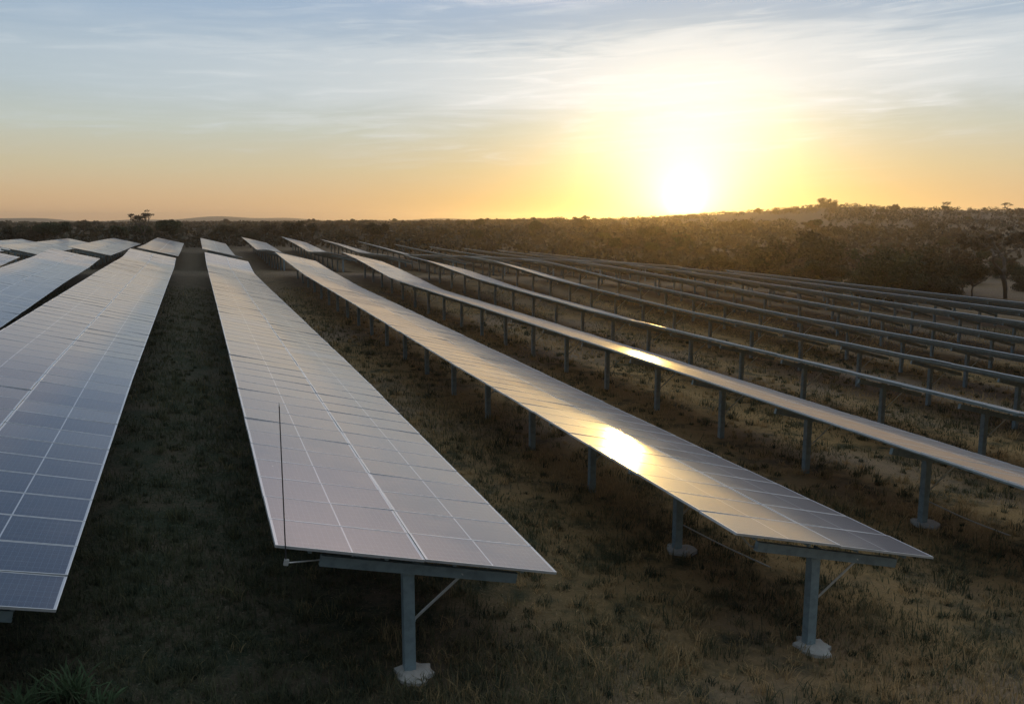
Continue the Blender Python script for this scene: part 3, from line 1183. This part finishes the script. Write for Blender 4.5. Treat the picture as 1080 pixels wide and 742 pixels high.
# the trees one can pick out
def solo(px, r, h, spread, kind, seed, mat, label, cat='tree', name='tree', thin=None):
    x, y = polar(px_az(px), r)
    put_tree(limb_tree(seed, h, spread, kind, thin), mat, x, y, 1.0, 0.0, label, cat, name)


solo(160, 168, 7.2, 7.4, 'flat', 21, M_LEAF_DRY, 'lone thin flat-topped tree standing up against the sky at left', name='thorn_tree', thin=0.3)
solo(178, 172, 5.6, 7.2, 'round', 6, M_LEAF_DARK, 'dark round tree beside the lone flat-topped tree on the left skyline')
solo(66, 175, 5.4, 8.5, 'round', 7, M_LEAF_DARK, 'dark bushy tree behind the far left solar panel rows')
solo(1062, 116, 8.6, 11.5, 'fork', 8, M_LEAF_DRY, 'tall tree with bare forked trunk at the right picture edge', name='forked_tree')
solo(968, 112, 6.2, 10.0, 'bush', 9, M_LEAF, 'broad round tree right of the tall dark trees behind the outermost row')
solo(930, 106, 6.3, 10.0, 'bush', 10, M_LEAF_DARK, 'broad dark green tree in the middle of the clump behind outermost row')
solo(997, 118, 6.0, 8.0, 'bush', 14, M_LEAF_DRY, 'brown dry round tree between dark clump and forked tree')
solo(846, 128, 7.8, 11.0, 'bush', 12, M_LEAF, 'large brownish tree behind the rows, left of the pale clearing')
solo(806, 135, 6.0, 10.0, 'bush', 13, M_LEAF, 'bushy tree in the sun glow, below the right part of the hill')
solo(868, 560, 6.6, 13, 'bush', 15, M_LEAF, 'broad tall tree crowning the ridge right of the sun')
solo(991, 640, 6.2, 12, 'flat', 16, M_LEAF_DRY, 'small flat-topped tree sticking up alone on the right ridge')
solo(1053, 640, 5.8, 11, 'flat', 18, M_LEAF_DRY, 'small flat-topped tree on the ridge above the forked tree')

KINDS = [
    (limb_tree(101, 5.0, 6.0, 'round'), M_LEAF, 'scrub_tree', 'brownish round scrub tree among others on the land behind the field'),
    (limb_tree(102, 4.6, 6.8, 'round'), M_LEAF_DRY, 'scrub_tree', 'dry brown scrub tree among others on the land behind the field'),
    (limb_tree(103, 5.4, 5.4, 'round'), M_LEAF_DARK, 'scrub_tree', 'dark green scrub tree among others on the land behind the field'),
    (limb_tree(104, 5.6, 7.4, 'flat'), M_LEAF_DRY, 'thorn_tree', 'thin flat-crowned thorn tree among others on the land behind the field'),
    (limb_tree(105, 2.6, 4.2, 'bush'), M_LEAF, 'bush', 'low brownish bush among the scrub on the land behind the field'),
    (limb_tree(106, 2.2, 3.6, 'bush'), M_LEAF_DARK, 'bush', 'low dark green bush among the scrub on the land behind the field'),
]


def scatter():
    r = random.Random(77)
    done = 0
    tries = 0
    while done < 280 and tries < 8000:
        tries += 1
        az = r.uniform(-13, 56)
        right = az > 26
        if done < 62:
            az, right = r.uniform(29, 57), True
        rr = 170 + 520 * r.random() ** 1.4 if not right else (104 + 66 * r.random() if done < 62 else 140 + 370 * r.random() ** 1.2)
        x, y = polar(az, rr)
        if -40 < x < 64 and y < 158:
            continue
        if right and done >= 62:
            # leave the pale clearings open
            if float(vnoise(np.array([x]), np.array([y]), 40, 9)[0]) > 0.58 and rr < 480:
                continue
        if (49.6 < az < 52.0 and 121 < rr < 140) or (49.7 < az < 53 and rr <= 121) or 42.2 < az < 43.2 and rr < 200:
            continue
        k_ = r.choices(range(6), (5, 4, 3, 1.2, 2.5, 2) if done >= 62 else (1.5, 1.5, 1, 0.8, 7, 5))[0]
        me, mat, nm, lab = KINDS[k_]
        cat = 'bush' if nm == 'bush' else 'tree'
        s = r.uniform(0.7, 1.25) * (1.0 if done >= 62 else 1.1 if k_ > 3 else 0.85)
        put_tree(me, mat, x, y, s, r.uniform(0, 6.28), lab, cat, nm, 'scrub trees and bushes behind the solar field', s * r.uniform(0.8, 1.05))
        done += 1


scatter()


def woodland():
    """The far scrub that reads as one mass: leaf clumps over the land out to the ridges."""
    r = np.random.default_rng(5)
    n = 14000
    az = r.uniform(-16, 60, n)
    rr = 128 + 1060 * r.random(n) ** 1.2
    x = CAM[0] + rr * np.sin(np.radians(az))
    y = CAM[1] + rr * np.cos(np.radians(az))
    cl = vnoise(x, y, 40, 9)
    dens = np.where(az > 25, sstep(0.64, 0.48, cl) * 0.92 + 0.05, 0.85)
    keep = (r.random(n) < dens) & ~((x < 66) & (y < 168)) & ~((az > 49.5) & (az < 52) & (rr < 128))
    x, y, rr = x[keep], y[keep], rr[keep]
    n = len(x)
    z = ground_z(x, y)
    hgt = r.uniform(1.8, 4.6, n) * np.where((rr > 470) & (az[keep] > 24), 0.62, 1.0)
    per = 34
    c = np.repeat(np.stack([x, y, z + hgt * 0.5], 1), per, 0)
    hh = np.repeat(hgt, per)
    d = r.normal(0, 1, (n * per, 3))
    d /= np.linalg.norm(d, axis=1)[:, None]
    d *= (r.random(n * per) ** 0.4)[:, None]
    c = c + d * np.stack([hh * 0.85, hh * 0.85, hh * 0.5], 1)
    a = r.normal(0, 1, (n * per, 3))
    a /= np.linalg.norm(a, axis=1)[:, None]
    b_ = np.cross(a, r.normal(0, 1, (n * per, 3)))
    b_ /= np.linalg.norm(b_, axis=1)[:, None]
    s = (hh * 0.15 * r.uniform(0.6, 1.3, n * per))[:, None]
    V = np.stack([c - a * s, c + b_ * s * 0.7, c + a * s, c - b_ * s * 0.7], 1).reshape(-1, 3)
    t = np.repeat(np.clip(np.repeat(r.uniform(0, 0.9, n), per) + r.normal(0, 0.12, n * per), 0, 1), 4)
    me = mesh_np('woodland', V, np.arange(4 * n * per), np.full(n * per, 4))
    add_tint(me, t)
    o = link('woodland', me, None, M_WOOD)
    tag(o, 'far brown scrub woodland covering the plain and hill under the sky', 'woodland', kind='stuff')


woodland()
